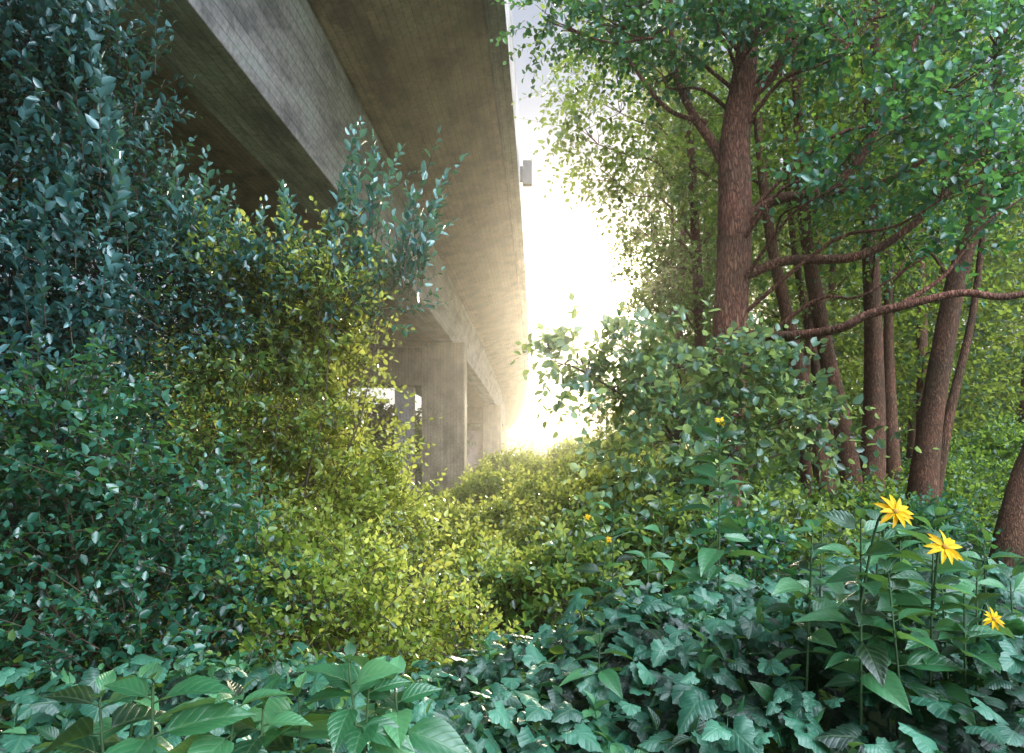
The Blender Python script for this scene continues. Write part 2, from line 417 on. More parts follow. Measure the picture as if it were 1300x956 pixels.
# ------------------------------------------------------------------ plants
def woody(name, label, cat, base, lobes, mleaf, mbark, ll, lw, nodes, slen, trunk=None, limbs=(), upb=.35, droop=-.15,
          shell=.45, clump=.35, group=None, tpl=None, trunk_name="trunk", crown_name="crown", limb_r=.035, extra=None, tw=True, srad=.004, tjit=.25, rnd=.5, k=1., upn=1., xs=1.25):
    e = thing(name, label, cat, base, group)
    lg = Geo(); bg = Geo(); 
    if k != 1: lobes = [(*l[:6], l[6]*k) for l in lobes]
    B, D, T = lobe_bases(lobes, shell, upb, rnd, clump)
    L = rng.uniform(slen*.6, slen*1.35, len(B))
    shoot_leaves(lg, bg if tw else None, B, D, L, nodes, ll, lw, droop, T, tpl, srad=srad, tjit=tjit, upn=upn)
    if extra:
        for (EB, ED, EL, en) in extra:
            shoot_leaves(lg, bg, EB, ED, EL, en, ll*xs, lw*xs, -.03, rng.uniform(.5, 1, len(EB)), tpl, srad=srad*1.4, alpha=(.5, 1.0))
    b = np.array(base, float)
    if trunk:
        p, r = tube(bg, [t[:3] for t in trunk], [t[3] for t in trunk], 16, 8, .06)
    else: p = None
    for lm in limbs:
        tube(bg, [t[:3] for t in lm], [t[3] for t in lm], 9, 6, .05)
    for lb in lobes:
        c = np.array(lb[:3])
        if p is not None:
            zt = c[2]-.35*np.linalg.norm(c[:2]-p[-1][:2])-.4
            i = int(np.argmin(np.abs(p[:, 2]-zt))); o = p[i]; r0 = min(limb_r, r[i]*.6)
        else:
            o = b + np.append(rng.normal(0, .12, 2), 0); r0 = limb_r
        m1 = o*.62+c*.38+np.append(rng.normal(0, .08, 2), .12*np.linalg.norm(c-o)); m2 = o*.3+c*.7+rng.normal(0, .1, 3)
        tube(bg, [o, m1, m2, c], [r0, r0*.75, r0*.5, r0*.3], 6, 4, .04)
        R = np.array(lb[3:6])
        for _ in range(5):
            d = nrm(rng.normal(0, 1, 3)+np.array([0, 0, .4])); q = c+d*R*.85
            s = m2*.5+c*.5
            tube(bg, [s, (s+q)/2+rng.normal(0, .06, 3), q], [r0*.35, r0*.25, r0*.1], 4, 3)
    part(trunk_name, bg.mesh(trunk_name, mbark, True, base), e)
    part(crown_name, lg.mesh(crown_name, mleaf, False, base), e)
    return e

def sph(x, y, z, r, n, fz=1.): return (x, y, z, r, r, r*fz, n)

# --- big tree
lob = [sph(4.0,7.6,5.3,.7,230,.7), sph(5.0,7.2,4.7,.7,230,.7), sph(5.3,7.6,6.0,.8,300,.7), sph(4.2,8,6.7,.8,300,.7), sph(3.7,8.4,7.7,.9,300,.7),
       sph(5.4,8.5,7.6,1.0,320,.7), sph(2.3,9.5,8.1,.9,300,.6), sph(1.4,9.8,7.9,.8,280,.6), sph(.95,10.2,8.4,.7,200,.7), sph(.55,9.6,7.75,.45,70,.7),
       sph(3.2,8.6,9.2,1.5,420,.7), sph(4.7,7.6,3.95,.5,110,.6), sph(3.7,7.6,4.7,.35,60,.6), sph(2.0,9.2,6.9,.45,80,.6), sph(3.0,8.3,6.9,.45,110,.6), sph(2.5,8.4,7.2,.4,80,.6)]
trunk = [(2.66,9,-.15,.31),(2.70,9,.35,.25),(2.79,9,1.5,.235),(2.86,9,3.0,.23),(2.93,9,4.5,.215),(2.94,9,5.8,.19),(3.10,9,7.05,.13),(3.14,9,8.5,.10),(3.05,9,10.,.05)]
limbs = [
 [(2.98,8.95,4.65,.08),(3.35,8.8,4.95,.07),(3.95,8.6,5.0,.065),(4.35,8.5,5.4,.055),(4.6,8.3,6.1,.04),(5.0,8.1,7.0,.02)],
 [(3.0,8.9,4.0,.07),(3.5,8.7,4.15,.06),(4.3,8.5,4.15,.055),(4.9,8.3,4.5,.045),(5.6,8.1,5.3,.03)],
 [(2.95,8.9,3.25,.065),(3.25,8.2,3.1,.058),(3.62,7.6,3.08,.05),(3.85,7.4,3.2,.047),(4.15,7.2,3.26,.043),(4.6,7.0,3.34,.038),(5.0,6.85,3.27,.034),(5.6,6.6,3.42,.025)],
 [(4.1,7.22,3.26,.028),(4.5,7.1,3.55,.022),(4.8,7.0,4.0,.015),(5.2,6.9,4.3,.008)],
 [(2.9,9,5.35,.085),(2.66,9.1,5.85,.065),(2.42,9.2,6.3,.055),(2.2,9.3,7.0,.045),(2.2,9.4,8.0,.03)],
 [(3.05,8.95,6.3,.07),(3.45,8.9,6.7,.055),(3.65,8.8,7.4,.045),(3.7,8.7,8.3,.025)],
 [(2.6,9.1,6.1,.035),(2.1,9.3,6.4,.03),(1.6,9.5,7.2,.022),(1.3,9.7,7.8,.014)],
 [(3.7,8.6,4.97,.035),(4.3,8.2,4.9,.03),(4.9,7.8,5.2,.025),(5.3,7.6,5.9,.015)],
]
woody("alder_tree", "tall tree with thick reddish furrowed trunk and spreading bare limbs", "tree", (2.7,9,0), lob, M_teal, M_bark, .12, .082, 9, .42,
      trunk, limbs, upb=.1, droop=-.25, clump=.95, limb_r=.03, k=.85, upn=.6)

# --- round bushy tree in front of it
lob = [sph(1.35,8.0,2.8,.5,105,.6), sph(1.95,8.0,2.75,.55,120,.65), sph(1.15,7.9,2.5,.4,65,.55), sph(1.95,7.8,2.4,.45,75,.55), sph(2.6,7.8,2.6,.5,110,.6), sph(2.6,7.8,2.2,.4,65,.5),
       sph(3.2,7.8,2.25,.45,95,.6), sph(3.6,7.9,1.85,.35,60,.6), sph(.75,8.0,2.9,.3,30,.6), sph(.45,8.0,2.75,.2,12,.5), sph(1.9,7.6,1.9,.45,75,.6), sph(1.4,7.6,1.6,.4,60,.6), sph(2.4,7.5,1.65,.45,70,.6), sph(1.9,7.4,1.25,.45,70,.6)]
M_hazel = leaf_mat("leaf_hazel", [(.016, .06, .038), (.06, .16, .11), (.21, .34, .25)], (.80, .92, .26), .50, .24, 1.)
woody("hazel_tree", "small round bushy tree with broad blue-green leaves", "tree", (1.9,8.0,0), lob, M_hazel, M_twig, .145, .097, 7, .5,
      [(1.9,8,-.1,.06),(1.88,8,.7,.05),(1.95,8,1.5,.04),(1.9,8,2.3,.025)], upb=.1, droop=-.3, clump=.5, limb_r=.02, k=.85, upn=.4)

# --- mid distance tree with hanging foliage
lob = [sph(1.8,13.5,8.6,1.0,270), sph(2.9,13.5,7.3,1.0,250), sph(1.7,13.2,7.2,.55,80), sph(3.8,14,6.0,.9,150), sph(3.4,14,8.5,1.4,350),
       sph(2.1,13,9.9,1.3,300), sph(4.6,14.5,7.5,1.4,290), sph(5,14.5,9.5,1.5,300), sph(1.3,13.4,7.9,.5,70), sph(3.9,14,4.9,.5,60), sph(3.2,14,5.6,.45,50), sph(2.6,13.8,6.2,.45,55), sph(3.2,14,4.6,.4,35)]
woody("birch_tree", "slender tree with fine hanging light green foliage", "tree", (4.0,14.2,0), lob, M_tree, M_bark2, .14, .088, 8, .65,
      [(4.0,14.2,-.1,.15),(3.95,14.2,3,.12),(3.8,14.1,6,.10),(3.6,14,9,.07),(3.4,14,10.5,.03)], upb=-.2, droop=-.4, clump=.85, k=.72, upn=.5, limb_r=.025, tjit=.4)

# --- trunks of the little wood
G_WOOD = "trees of the small wood"
def wood_tree(pts, r0, top, nl, cr, z0, mleaf=M_tree, n=170, ll=.10):
    base = (pts[0][0], pts[0][1], 0)
    K = len(pts); tr = []
    for i, p in enumerate(pts):
        j = rng.uniform(-.06, .06) if 0 < i else 0
        tr.append((p[0]+j, p[1], p[2], r0*(1.25 if i == 0 else 1-.55*i/(K-1))))
    lx, ly, lz = pts[-1]
    tr.append((lx+(lx-pts[-2][0])*.5, ly, top, r0*.2))
    lobes = []
    for k in range(nl):
        z = z0 + (top-z0+.6)*(k+.5)/nl; a = rng.uniform(0, 6.28); rr = rng.uniform(.3, 1.)*cr*(1-.3*(k/nl))
        f = np.clip(z/top, 0, 1); cx = np.interp(z, [t[2] for t in tr], [t[0] for t in tr]); s = rng.uniform(.7, 1.15)*cr*.55
        lobes.append((cx+math.cos(a)*rr, ly+math.sin(a)*rr, z, s, s, s*.6, int(n*s*s)))
    return woody("alder_tree", "slim brown-barked tree leaning in a shady wood", "tree", base, lobes, mleaf, M_bark2, ll, ll*.62, 7, .55, tr,
                 upb=0, droop=-.25, clump=.85, group=G_WOOD, limb_r=.026, upn=.5)
wood_tree([(5.25,11,-.1),(5.0,11,1.7),(4.5,11,3.6),(4.0,11,6)], .16, 10.5, 7, 1.7, 5.4, n=170, ll=.12)
wood_tree([(5.80,11.5,-.1),(5.65,11.5,1.7),(5.30,11.5,3.6),(4.9,11.5,6.2)], .20, 11, 7, 1.8, 5.8, n=170, ll=.12)
wood_tree([(6.25,12,-.1),(6.35,12,3),(6.3,12,6),(6.4,12,8)], .19, 11.5, 8, 1.9, 5.0, n=170, ll=.12)
wood_tree([(7.9,14,-.1),(7.8,14,3),(7.75,14,6)], .15, 11, 7, 1.9, 5.2, n=160, ll=.13)
wood_tree([(5.95,10,-.1),(6.1,10,1.8),(6.5,10,4.1),(7.0,10,6.2)], .21, 10, 8, 1.7, 4.8, M_teal, n=190, ll=.11)
wood_tree([(5.75,8,-.1),(5.95,8,1.2),(6.2,8,2.2),(6.5,8,4)], .18, 8.5, 6, 1.2, 4.6, M_teal, n=200, ll=.1)
wood_tree([(6.7,12.6,-.1),(6.75,12.6,3),(6.6,12.6,6)], .13, 10, 6, 1.6, 5.2, n=170, ll=.12)
wood_tree([(6.15,13,-.1),(5.8,13,3),(5.3,13,6)], .12, 10, 5, 1.5, 5.6, n=150, ll=.12)
wood_tree([(6.35,10.6,-.1),(6.75,10.6,2.2),(7.3,10.6,4.5)], .10, 9, 5, 1.3, 5.2, n=150, ll=.11)
wood_tree([(5.45,12.4,-.1),(5.3,12.4,2.4),(5.5,12.4,5)], .11, 10, 5, 1.4, 3.6, n=150, ll=.12)
for (x, y, r, top) in ((5.2,22,.2,15),(6.6,20,.16,14),(7.2,24,.22,15),(9.6,21,.18,15),(10.2,17,.16,13),(12,19,.2,14),(8.6,18,.13,13),(13.5,23,.22,15),(11.5,26,.25,16),(15,20,.2,13),(6.2,27,.2,14),(8.3,28,.2,16)):
    dx = rng.uniform(-.5, .5)
    wood_tree([(x,y,-.1),(x+dx*.3,y,top*.2),(x+dx*.7,y,top*.4),(x+dx,y,top*.6)], r, top, 10, 2.6, 2.8, M_far, 80, .19)

# --- left shrubs
def upshoots(n, xr, yr, zr, lr, lean=(0, 0), nodes=20):
    B = np.stack([rng.uniform(*xr, n), rng.uniform(*yr, n), rng.uniform(*zr, n)], 1)
    D = np.array([lean[0], lean[1], 1.]) + rng.normal(0, .12, (n, 3))
    return (B, D, rng.uniform(*lr, n), nodes)
SH = "tall shrubs beside the overpass"
lob = [sph(-4.4,6.0,5.1,.65,230), sph(-3.65,6.0,4.8,.45,140), sph(-4.4,5.8,4.2,.75,260), sph(-3.45,5.8,3.9,.5,150), sph(-4.2,5.6,3.1,.75,260), sph(-3.3,5.7,3.1,.65,230),
       sph(-4.3,5.5,2.1,.75,260), sph(-5.2,6,4.5,.8,200), sph(-5.2,6,2.8,.8,200), sph(-3.4,5.6,2.1,.6,180), sph(-4.4,6.1,6.0,.5,120), sph(-5.2,6.2,5.9,.6,120),
       sph(-3.9,5.6,1.2,.7,240), sph(-3.1,5.7,1.3,.6,200)]
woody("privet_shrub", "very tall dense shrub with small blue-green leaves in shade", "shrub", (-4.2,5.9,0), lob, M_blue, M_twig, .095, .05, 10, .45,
      upb=.9, droop=0, clump=.25, group=SH, trunk_name="stems", crown_name="foliage", limb_r=.025, rnd=.35, k=1.3, tjit=.4,
      extra=[upshoots(40, (-5, -3.0), (5.5, 6.0), (4.4, 5.0), (.6, 1.1)), upshoots(46, (-4.6, -2.8), (4.9, 5.3), (2.0, 4.0), (.5, .8))])
lob = [sph(-2.6,5.8,3.1,.48,150), sph(-2.1,5.8,2.95,.42,110), sph(-1.5,5.7,2.95,.28,50), sph(-1.1,5.8,3.0,.22,28), sph(-2.7,5.7,2.7,.5,150), sph(-3.0,5.8,3.4,.42,100)]
woody("privet_shrub", "leafy shrub with long upright shoots against the concrete", "shrub", (-2.0,5.9,0), lob, M_blue, M_twig, .082, .043, 10, .42,
      upb=1.0, droop=0, clump=.3, group=SH, trunk_name="stems", crown_name="foliage", limb_r=.012, rnd=.3, k=1.15, tjit=.4,
      extra=[upshoots(13, (-1.5, -1.15), (5.5, 5.8), (3.1, 3.5), (.7, 1.05), nodes=24), upshoots(14, (-1.0, -.75), (5.5, 5.8), (3.0, 3.3), (.6, .95), (.18, 0)), upshoots(20, (-2.9, -1.7), (5.4, 5.8), (3.1, 3.5), (.4, .7))])
lob = [sph(-2.4,6.0,2.5,.5,160), sph(-2.1,5.8,2.8,.42,130), sph(-1.6,5.7,2.85,.32,80), sph(-2.5,5.7,3.1,.35,70), sph(-2.4,5.9,1.8,.55,180), sph(-2.6,5.7,1.3,.5,150), sph(-2.05,5.7,1.5,.4,110), sph(-2.3,5.6,.7,.5,150), sph(-1.9,5.6,2.1,.3,60)]
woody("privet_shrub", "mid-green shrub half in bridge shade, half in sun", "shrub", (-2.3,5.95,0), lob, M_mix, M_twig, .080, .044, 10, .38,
      upb=.6, droop=-.02, clump=.15, group=SH, trunk_name="stems", crown_name="foliage", limb_r=.012, upn=.5, rnd=.4, tjit=.45,
      extra=[upshoots(10, (-2.4, -1.2), (5.5, 5.8), (2.9, 3.2), (.5, .8))])
lob = [sph(-1.95,6.2,2.95,.42,140), sph(-1.6,6.1,2.8,.36,120), sph(-1.65,6.1,2.35,.40,150), sph(-1.95,6.2,2.0,.5,170), sph(-1.45,6.2,1.8,.42,150), sph(-1.65,6.1,1.3,.5,190), sph(-1.2,6.2,1.15,.38,130), sph(-1.45,5.9,.75,.5,180), sph(-1.0,5.9,.55,.38,120), sph(-1.9,5.9,.8,.45,140), sph(-1.7,5.4,.7,.4,120)]
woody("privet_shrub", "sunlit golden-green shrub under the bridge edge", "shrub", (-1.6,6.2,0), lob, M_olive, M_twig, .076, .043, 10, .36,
      upb=.5, droop=-.05, clump=.3, group=SH, trunk_name="stems", crown_name="foliage", limb_r=.012, k=1.15, upn=.1, rnd=.45, tjit=.5,
      extra=[upshoots(30, (-2.0, -1.3), (5.7, 6.3), (1.6, 2.9), (.4, .7)), upshoots(10, (-1.3, -.95), (5.7, 6.3), (.9, 1.4), (.3, .5))])
lob = [sph(-3.0,4.5,1.75,.5,190), sph(-2.4,4.5,1.4,.45,160), sph(-2.0,4.5,.9,.4,130), sph(-2.9,4.4,.9,.55,190), sph(-1.75,4.5,.6,.35,80), sph(-2.2,4.1,.5,.5,160), sph(-3.3,4.1,.5,.6,160), sph(-3.5,4.5,1.3,.5,130)]
woody("privet_shrub", "low spreading shrub with oval leaves, shaded teal by painted sky light", "shrub", (-2.5,4.5,0), lob, M_teal, M_twig, .08, .05, 9, .34,
      upb=.4, droop=-.05, clump=.25, group=SH, trunk_name="stems", crown_name="foliage", limb_r=.015, k=1.25, tjit=.4)
lob = [sph(-1.1,4.8,.75,.3,110), sph(-.8,4.7,.55,.3,100), sph(-1.3,4.5,.55,.33,120), sph(-.5,4.8,.45,.28,80), sph(-1.55,4.6,.85,.3,90), sph(-.9,4.1,.5,.26,70), sph(-1.25,3.9,.45,.28,80), sph(-.3,4.4,.4,.25,60)]
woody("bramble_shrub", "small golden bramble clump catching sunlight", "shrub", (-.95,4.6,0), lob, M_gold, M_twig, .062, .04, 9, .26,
      upb=.5, droop=-.1, clump=.25, group=SH, trunk_name="stems", crown_name="foliage", limb_r=.01, upn=.2, k=1.1, tjit=.5)
lob = [sph(-6.6,8.3,1.3,.9,150), sph(-5.4,8.4,1.5,.9,150), sph(-4.3,8.3,1.4,.9,150), sph(-3.3,8.3,1.5,.8,130), sph(-5.9,8.6,2.5,.8,120), sph(-4.6,8.6,2.6,.8,120), sph(-3.6,8.5,2.5,.8,120), sph(-6.8,8.6,4.4,.9,130), sph(-5.6,8.7,3.8,.8,120), sph(-7.4,8.5,3.2,.9,110),
       sph(-4.5,8.6,.6,.8,120), sph(-2.9,8.4,1.5,.6,90), sph(-6,8.4,.6,.8,110)]
woody("elder_shrub", "broad green thicket growing under the bridge", "shrub", (-4.8,8.5,0), lob, M_tree, M_twig, .13, .08, 8, .5,
      upb=.4, droop=-.1, clump=.3, group=SH, trunk_name="stems", crown_name="foliage", limb_r=.02)

# --- mid shrubs
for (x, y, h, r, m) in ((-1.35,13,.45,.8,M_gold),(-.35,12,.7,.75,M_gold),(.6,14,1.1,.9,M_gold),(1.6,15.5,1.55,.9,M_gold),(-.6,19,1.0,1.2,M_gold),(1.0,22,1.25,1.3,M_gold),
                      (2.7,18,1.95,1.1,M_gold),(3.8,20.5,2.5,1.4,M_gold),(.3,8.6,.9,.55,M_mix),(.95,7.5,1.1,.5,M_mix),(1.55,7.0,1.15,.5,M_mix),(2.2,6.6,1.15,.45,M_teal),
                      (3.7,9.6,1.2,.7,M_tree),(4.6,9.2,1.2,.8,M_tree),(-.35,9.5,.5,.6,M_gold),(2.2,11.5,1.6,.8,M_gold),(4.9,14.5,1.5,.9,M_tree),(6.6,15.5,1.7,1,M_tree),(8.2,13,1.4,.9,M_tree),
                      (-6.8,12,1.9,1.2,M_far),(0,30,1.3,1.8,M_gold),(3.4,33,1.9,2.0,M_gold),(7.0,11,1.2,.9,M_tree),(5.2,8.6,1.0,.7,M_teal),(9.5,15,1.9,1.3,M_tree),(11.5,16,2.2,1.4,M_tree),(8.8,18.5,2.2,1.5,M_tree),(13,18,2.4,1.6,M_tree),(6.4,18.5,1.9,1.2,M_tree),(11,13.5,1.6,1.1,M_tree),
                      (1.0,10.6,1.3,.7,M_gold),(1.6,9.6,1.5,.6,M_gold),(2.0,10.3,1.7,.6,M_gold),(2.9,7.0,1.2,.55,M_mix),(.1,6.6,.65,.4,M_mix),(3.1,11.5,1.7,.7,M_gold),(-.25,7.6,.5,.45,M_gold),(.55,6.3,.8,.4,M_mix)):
    k = y/9; lb = []
    for j in range(5):
        a = j*1.256+rng.uniform(0, .8); s = r*rng.uniform(.42, .6)
        lb.append((x+math.cos(a)*r*.55, y+math.sin(a)*r*.55, max(.25, h-s*1.0-rng.uniform(0, .35)*h), s, s, s*.85, int(360*s*s/max(1, k*.6)+20)))
    lb.append((x, y, h*.7, r*.5, r*.5, h*.3, int(210*r*r/max(1, k*.6))))
    woody("shrub", {M_gold: "yellow-green backlit shrub in the clearing", M_far: "pale green shrub at the edge of the wood"}.get(m, "dark green shrub in tree shade"),
          "shrub", (x, y, 0), lb, m, M_twig, .105*max(1, k*.75), .068*max(1, k*.75), 7, .36*max(1, k*.5), upb=.7, droop=-.15, clump=.4, group="shrubs in the clearing",
          trunk_name="stems", crown_name="foliage", limb_r=.012, upn=.25, tjit=.4)

# --- far wood & undergrowth as masses
def mass(name, label, boxes, m, ll, lw, nodes, slen):
    lg = Geo(); lob = []
    for (x0, x1, y0, y1, z0, z1, nl, r, n) in boxes:
        for _ in range(nl):
            s = r*rng.uniform(.6, 1.2)
            lob.append((rng.uniform(x0, x1), rng.uniform(y0, y1), z0+(z1-z0)*rng.uniform(0, 1)**.9, s, s, s*.7, n))
    B, D, T = lobe_bases(lob, .4, .2, .5, .4)
    shoot_leaves(lg, None, B, D, rng.uniform(slen*.6, slen*1.3, len(B)), nodes, ll, lw, -.2, T, upn=.5)
    solo(name, lg.mesh(name, m), label, "trees", "stuff")
mass("distant_wood", "hazy mass of green woodland trees", [(10,46,36,52,1,17,180,2.6,75),(12,46,30,40,0,5,80,2.2,70),(30,80,30,60,1,15,70,3,60),(-70,-16,34,60,.5,9,140,2.8,70),(-18,-7,42,56,.5,4.5,36,1.8,70),(11,40,60,90,1,9,40,4,60),(-30,-6,60,110,0,5,40,3,60),(-6,10,95,140,0,2.0,40,1.8,50)], M_far, .42, .28, 6, 1.5)
def undergrowth():
    lg = Geo(); n = 4800
    B = np.stack([rng.uniform(-8, 16, n), 3.2+rng.uniform(0, 1, n)**1.4*24, np.zeros(n)], 1); B[:, 2] = gh(B[:, 0], B[:, 1])
    D = np.array([0, 0, 1.])+rng.normal(0, .4, (n, 3)); L = rng.uniform(.2, .6, n)*(1+B[:, 1]*.02)
    shoot_leaves(lg, lg, B, D, L, 8, .12, .075, -.2, None)
    solo("undergrowth", lg.mesh("undergrowth", M_tree), "low leafy undergrowth covering the soil", "undergrowth", "stuff")
undergrowth()

# --- vine carpet in front
def hc(x, y):
    s = np.clip((x+.5)/2.2, 0, 1); s = s*s*(3-2*s)
    return .63+.35*s + .07*np.sin(x*3.1+y*1.7)+.05*np.sin(x*6.3-y*4.1)+.04*np.sin(y*7+x) - .25*np.clip(2.3-y, 0, 1) - (.28+.15*(1-s))*np.clip(y-4.1+.5*(1-s), 0, 2) + .10*np.exp(-((x-1.6)**2+(y-2.7)**2)/.3)
lg = Geo()
n = 12000
x = rng.uniform(-3.6, 4.6, n); y = 1.35+rng.uniform(0, 1, n)**1.2*3.9
keep = ~((x < -1.2) & (y > 3.4)); x = x[keep]; y = y[keep]; n = len(x)
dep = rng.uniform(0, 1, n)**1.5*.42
P = np.stack([x, y, hc(x, y)-dep+rng.normal(0, .035, n)], 1)
Y = np.stack([rng.normal(0, 1, n), rng.normal(-.6, .9, n), rng.normal(-.4, .35, n)], 1)
N = np.stack([rng.normal(.1, .4, n), rng.normal(-.4, .4, n), np.ones(n)], 1)
sz = rng.uniform(.045, .15, n)*(1-.25*(y < 2))
patch = np.sin(x*2.3+1)*np.sin(y*2.9+x)
tone = np.clip(.66-dep*2.2+rng.normal(0, .25, n)+.14*patch, 0, 1)  # deeper leaves darker: shade inside the carpet painted into the tone
h = rng.integers(0, 3, n)
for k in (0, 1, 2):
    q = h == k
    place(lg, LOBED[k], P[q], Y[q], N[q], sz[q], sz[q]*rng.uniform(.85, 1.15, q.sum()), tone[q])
solo("vine_ground_cover", lg.mesh("vine_ground_cover", M_vine, True), "dense carpet of lobed teal vine leaves", "vines", "stuff")
lg = Geo(); n = 900
x = rng.uniform(-2.4, 3.2, n); y = rng.uniform(1.6, 4.4, n)
pk = np.sin(x*2.9)*np.sin(y*3.3+.5) > -.3; x = x[pk]; y = y[pk]; n = len(x)
B = np.stack([x, y, hc(x, y)-.2], 1); D = np.array([0, -.1, 1.])+rng.normal(0, .5, (n, 3))
shoot_leaves(lg, lg, B, D, rng.uniform(.12, .28, n), 6, .105, .056, -.15, rng.uniform(.1, .95, n), BROAD, upn=1.2, alpha=(.8, 1.4))
solo("herb_ground_cover", lg.mesh("herb_ground_cover", M_broad, True), "oval-leaved green herbs tangled through the vines", "herbs", "stuff")
# --- broad leaved flowering plants
def sunplant(x, y, top, nl, ll, label, flowers=(), mat=None, lean=(0, 0), span=.5, group="broad-leaved flowering plants", wr=.42):
    base = (x, y, 0); e = thing("sunflower_plant", label, "plant", base, group)
    sg = Geo(); tp = np.array([x+lean[0], y+lean[1], top])
    p, r = tube(sg, [(x, y, -.05), (x+lean[0]*.3, y+lean[1]*.3, top*.5), tuple(tp)], [.008, .0055, .003], 6, 8)
    lg = Geo(); P = []; Y = []; S = []
    for i in range(nl):
        f = i/max(1, nl-1); z = top - span*(1-f)+rng.uniform(-.015, .015)
        c = np.array([np.interp(z, p[:, 2], p[:, 0]), np.interp(z, p[:, 2], p[:, 1]), z])
        a0 = i*1.57+rng.uniform(-.45, .45)
        for k in (0, 1):
            a = a0+k*math.pi+rng.uniform(-.35, .35); up = .1+.8*f**2+rng.uniform(-.4, .25)
            d = np.array([math.cos(a), math.sin(a), up]); P.append(c+np.array([0, 0, rng.uniform(-.012, .012)])); Y.append(d); S.append(ll*rng.uniform(.6, 1.25)*(1-.45*f**3))
    P = np.array(P); Y = np.array(Y); S = np.array(S); Yn = nrm(Y)
    pet = np.stack([P, P+Yn*.012+0*P, P+Yn*(S*.16)[:, None]], 1)
    stems_geo(sg, pet, np.full((len(P), 3), .0025), 4)
    N = np.array([[0, 0, 1.]])+rng.normal(0, .35, P.shape)+np.array([[0, -.25, 0]])
    place(lg, BROAD, P+Yn*(S*.14)[:, None], Y, N, S, S*wr, np.clip(rng.normal(.5, .28, len(P)), 0, 1))
    for (fx, fy, fz, fr, nd) in flowers:
        c = np.array([fx, fy, fz]); nd = nrm(np.array(nd, float))
        tube(sg, [p[int(len(p)*.8)], (p[-1]+c)/2+np.array([0, 0, -.02]), c-nd*.012], [.005, .004, .004], 5, 5)
    part("stem", sg.mesh("stem", M_stem, True, base), e)
    part("leaves", lg.mesh("leaves", mat or M_broad, True, base), e)
    for (fx, fy, fz, fr, nd) in flowers:
        c = np.array([fx, fy, fz]); nd = nrm(np.array(nd, float)); u, v = frames(nd[None]); u = u[0]; v = v[0]
        fe = Geo(); k = 12; a = np.arange(k)*2*math.pi/k+rng.normal(0, .1, k)
        Yd = u*np.cos(a)[:, None]+v*np.sin(a)[:, None]+nd*rng.uniform(-.15, .45, (k, 1))
        place(fe, tpl_fine(7, .22, .2, 0, .8), np.tile(c, (k, 1))+nrm(Yd)*fr*.12, Yd, np.tile(nd, (k, 1))+rng.normal(0, .2, (k, 3)), fr*rng.uniform(.78, 1.08, k), fr*.32, rng.uniform(.2, 1, k))
        fo = part("flower", fe.mesh("flower", M_petal, True, base), e)
        dg = Geo(); K = 5; sg_ = 12; V = []
        for i in range(K):
            t = i/(K-1)*math.pi/2; V += [tuple(c+nd*(.004+fr*.12*math.sin(t))+(u*math.cos(b)+v*math.sin(b))*fr*.17*math.cos(t)) for b in np.arange(sg_)*2*math.pi/sg_]
        F = [[i*sg_+s, i*sg_+(s+1) % sg_, (i+1)*sg_+(s+1) % sg_, (i+1)*sg_+s] for i in range(K-1) for s in range(sg_)]
        dg.add(V, [np.array(F)])
        part("flower_disc", dg.mesh("flower_disc", M_disc, True, base), fo)
    return e
FL = "broad-leaved plant with bright yellow daisy-like flowers"
NF = "broad-leaved green plant not in flower"
sunplant(1.15,2.25,1.48,12,.155,FL,[(1.20,2.14,1.515,.056,(.1,-1,.75))],span=.55,wr=.55)
sunplant(1.40,2.3,1.42,12,.155,FL,[(1.375,2.17,1.40,.056,(-.1,-1,.6))],lean=(.02,.0),span=.55,wr=.55)
sunplant(1.60,2.35,1.26,8,.14,FL,[(1.55,2.2,1.165,.033,(0,-1,.6))],span=.4,wr=.5)
sunplant(1.32,4.35,1.84,14,.25,FL,[(1.31,4.3,1.90,.04,(.2,-1,.8))],span=.95,wr=.52)
for (x, y, t, s) in ((1.28,2.5,1.44,.42),(1.02,2.4,1.40,.4),(1.22,2.75,1.40,.4),(1.5,2.7,1.42,.4),(1.62,2.5,1.36,.4),(1.95,2.6,1.20,.4),(2.1,3.0,1.30,.4),(1.38,2.45,1.38,.35),(1.8,2.9,1.40,.4),(1.30,2.2,1.30,.4),(1.5,2.25,1.24,.4)):
    sunplant(x,y,t,8,.15,NF,span=s,wr=.58,lean=(rng.uniform(-.08,.08),rng.uniform(-.02,.08)))
OR = "leafy plant with small orange-yellow blooms"
sunplant(.62,4.2,1.34,7,.19,OR,[(.46,4.15,1.31,.02,(0,-1,.5))],span=.5,wr=.5)
sunplant(.95,4.3,1.28,7,.19,OR,[(.58,4.1,1.18,.02,(.2,-1,.5))],span=.5,wr=.5)
for (x, y, t, s) in ((.45,4.0,1.10,.4),(.35,2.9,.95,.2),(.8,4.0,1.15,.4)):
    sunplant(x,y,t,6,.16,NF,span=s,wr=.5,lean=(rng.uniform(-.1,.1),rng.uniform(-.06,.06)))
for (x, y, t, s) in ((-.33,1.75,1.17,.16),(-.24,1.8,1.10,.16),(-.42,1.8,1.12,.16),(-.8,1.5,1.20,.12),(-.72,1.55,1.14,.12),(-.62,1.6,1.10,.12),(-.92,1.6,1.12,.14),(-.52,1.75,1.06,.14),(-1.1,1.8,1.08,.14)):
    sunplant(x,y,t,4,.155,NF,span=s,wr=.58,lean=(rng.uniform(-.1,.1),rng.uniform(-.05,.05)))

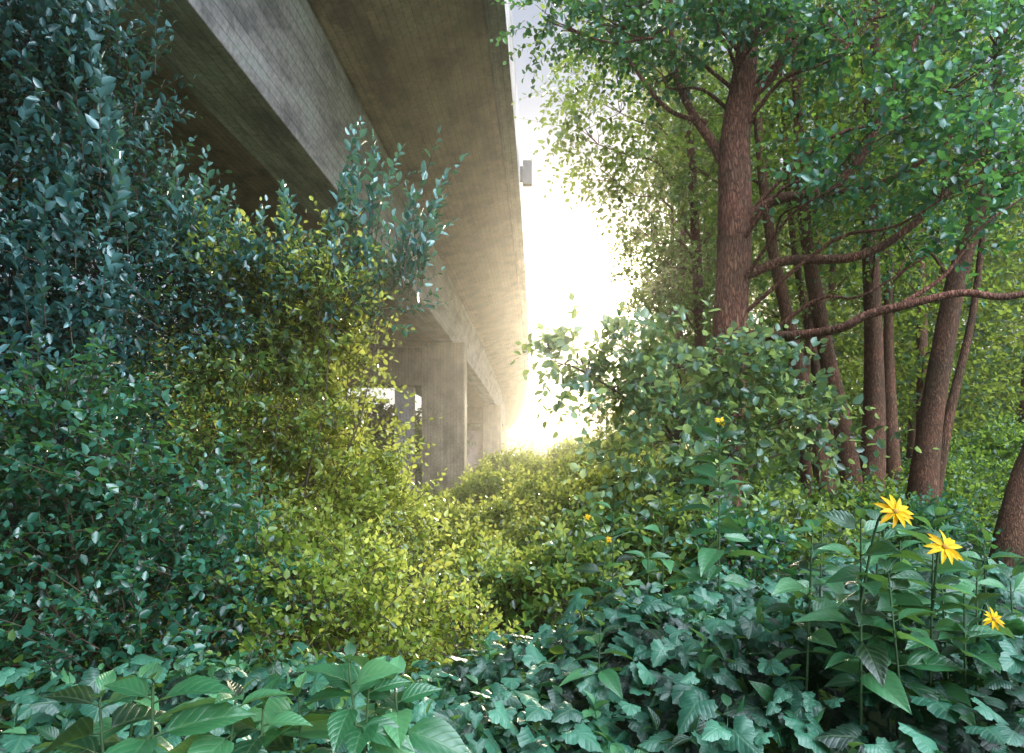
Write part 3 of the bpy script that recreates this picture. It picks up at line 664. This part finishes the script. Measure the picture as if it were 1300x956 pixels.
# ------------------------------------------------------------------ haze, world, sun, camera
g = Geo(); V = [(x, y, z) for x in (-70, 80) for y in (-8, 130) for z in (-2, 18)]
g.add(V, [np.array([[0,1,3,2],[4,6,7,5],[0,4,5,1],[2,3,7,6],[0,2,6,4],[1,5,7,3]])])
m, nt, out = newmat("morning_haze"); vs = nt.nodes.new('ShaderNodeVolumeScatter')
vs.inputs['Density'].default_value = .0032; vs.inputs['Anisotropy'].default_value = .86; vs.inputs['Color'].default_value = (1, .90, .80, 1)
nt.links.new(vs.outputs[0], out.inputs['Volume'])
solo("haze", g.mesh("haze", m), "thin sunlit haze in the air", "haze", "structure")

AZ, EL = math.radians(9.8), math.radians(13.7)
sv = Vector((math.sin(AZ)*math.cos(EL), math.cos(AZ)*math.cos(EL), math.sin(EL)))
w = bpy.data.worlds.new("World"); sc.world = w; w.use_nodes = True
nt = w.node_tree; nt.nodes.clear(); L = nt.links.new
sky = nt.nodes.new('ShaderNodeTexSky'); sky.sky_type = 'NISHITA'; sky.sun_disc = False
sky.sun_elevation = EL; sky.sun_rotation = AZ; sky.air_density = 1.0; sky.dust_density = .5; sky.ozone_density = 1.5
bg = nt.nodes.new('ShaderNodeBackground'); bg.inputs[1].default_value = .05
tc = nt.nodes.new('ShaderNodeTexCoord')
def dotp(v):
    d = nt.nodes.new('ShaderNodeVectorMath'); d.operation = 'DOT_PRODUCT'; d.inputs[1].default_value = tuple(Vector(v).normalized())
    L(tc.outputs['Generated'], d.inputs[0]); return d.outputs['Value']
def mth(op, a, b):
    n = nt.nodes.new('ShaderNodeMath'); n.operation = op
    for i, x in enumerate((a, b)):
        if isinstance(x, (int, float)): n.inputs[i].default_value = x
        else: L(x, n.inputs[i])
    return n.outputs[0]
def lobe(v, p, strength, col):
    f = mth('POWER', mth('MAXIMUM', dotp(v), 0.), p); f = mth('MULTIPLY', f, strength)
    b = nt.nodes.new('ShaderNodeBackground'); b.inputs[0].default_value = (*col, 1); L(f, b.inputs[1]); return b.outputs[0]
base = nt.nodes.new('ShaderNodeBackground'); base.inputs[0].default_value = (.68, .76, .94, 1); base.inputs[1].default_value = .50
cur = bg.outputs[0]
for sh in (base.outputs[0],
           lobe((.5, -.5, .72), 7, 15, (.74, .89, 1.0)),  # added fill: invented bright sky patch behind and above the camera
           lobe(tuple(sv), 900, 26., (1., .92, .74))):
    ad = nt.nodes.new('ShaderNodeAddShader'); L(cur, ad.inputs[0]); L(sh, ad.inputs[1]); cur = ad.outputs[0]
wo = nt.nodes.new('ShaderNodeOutputWorld'); L(sky.outputs[0], bg.inputs[0]); L(cur, wo.inputs[0])
sl = bpy.data.lights.new("sun", 'SUN'); sl.energy = 5; sl.angle = math.radians(.5); sl.color = (1, .88, .64)
so = bpy.data.objects.new("sun", sl); COL.objects.link(so); so.rotation_euler = sv.to_track_quat('Z', 'Y').to_euler()

cd = bpy.data.cameras.new("camera"); cam = bpy.data.objects.new("camera", cd); COL.objects.link(cam)
cam.location = (0, 0, 1.7); cam.rotation_euler = (math.radians(90), 0, 0)
cd.sensor_width = 36; cd.lens = 24; cd.shift_y = .0746; cd.clip_start = .05; cd.clip_end = 2000
sc.camera = cam
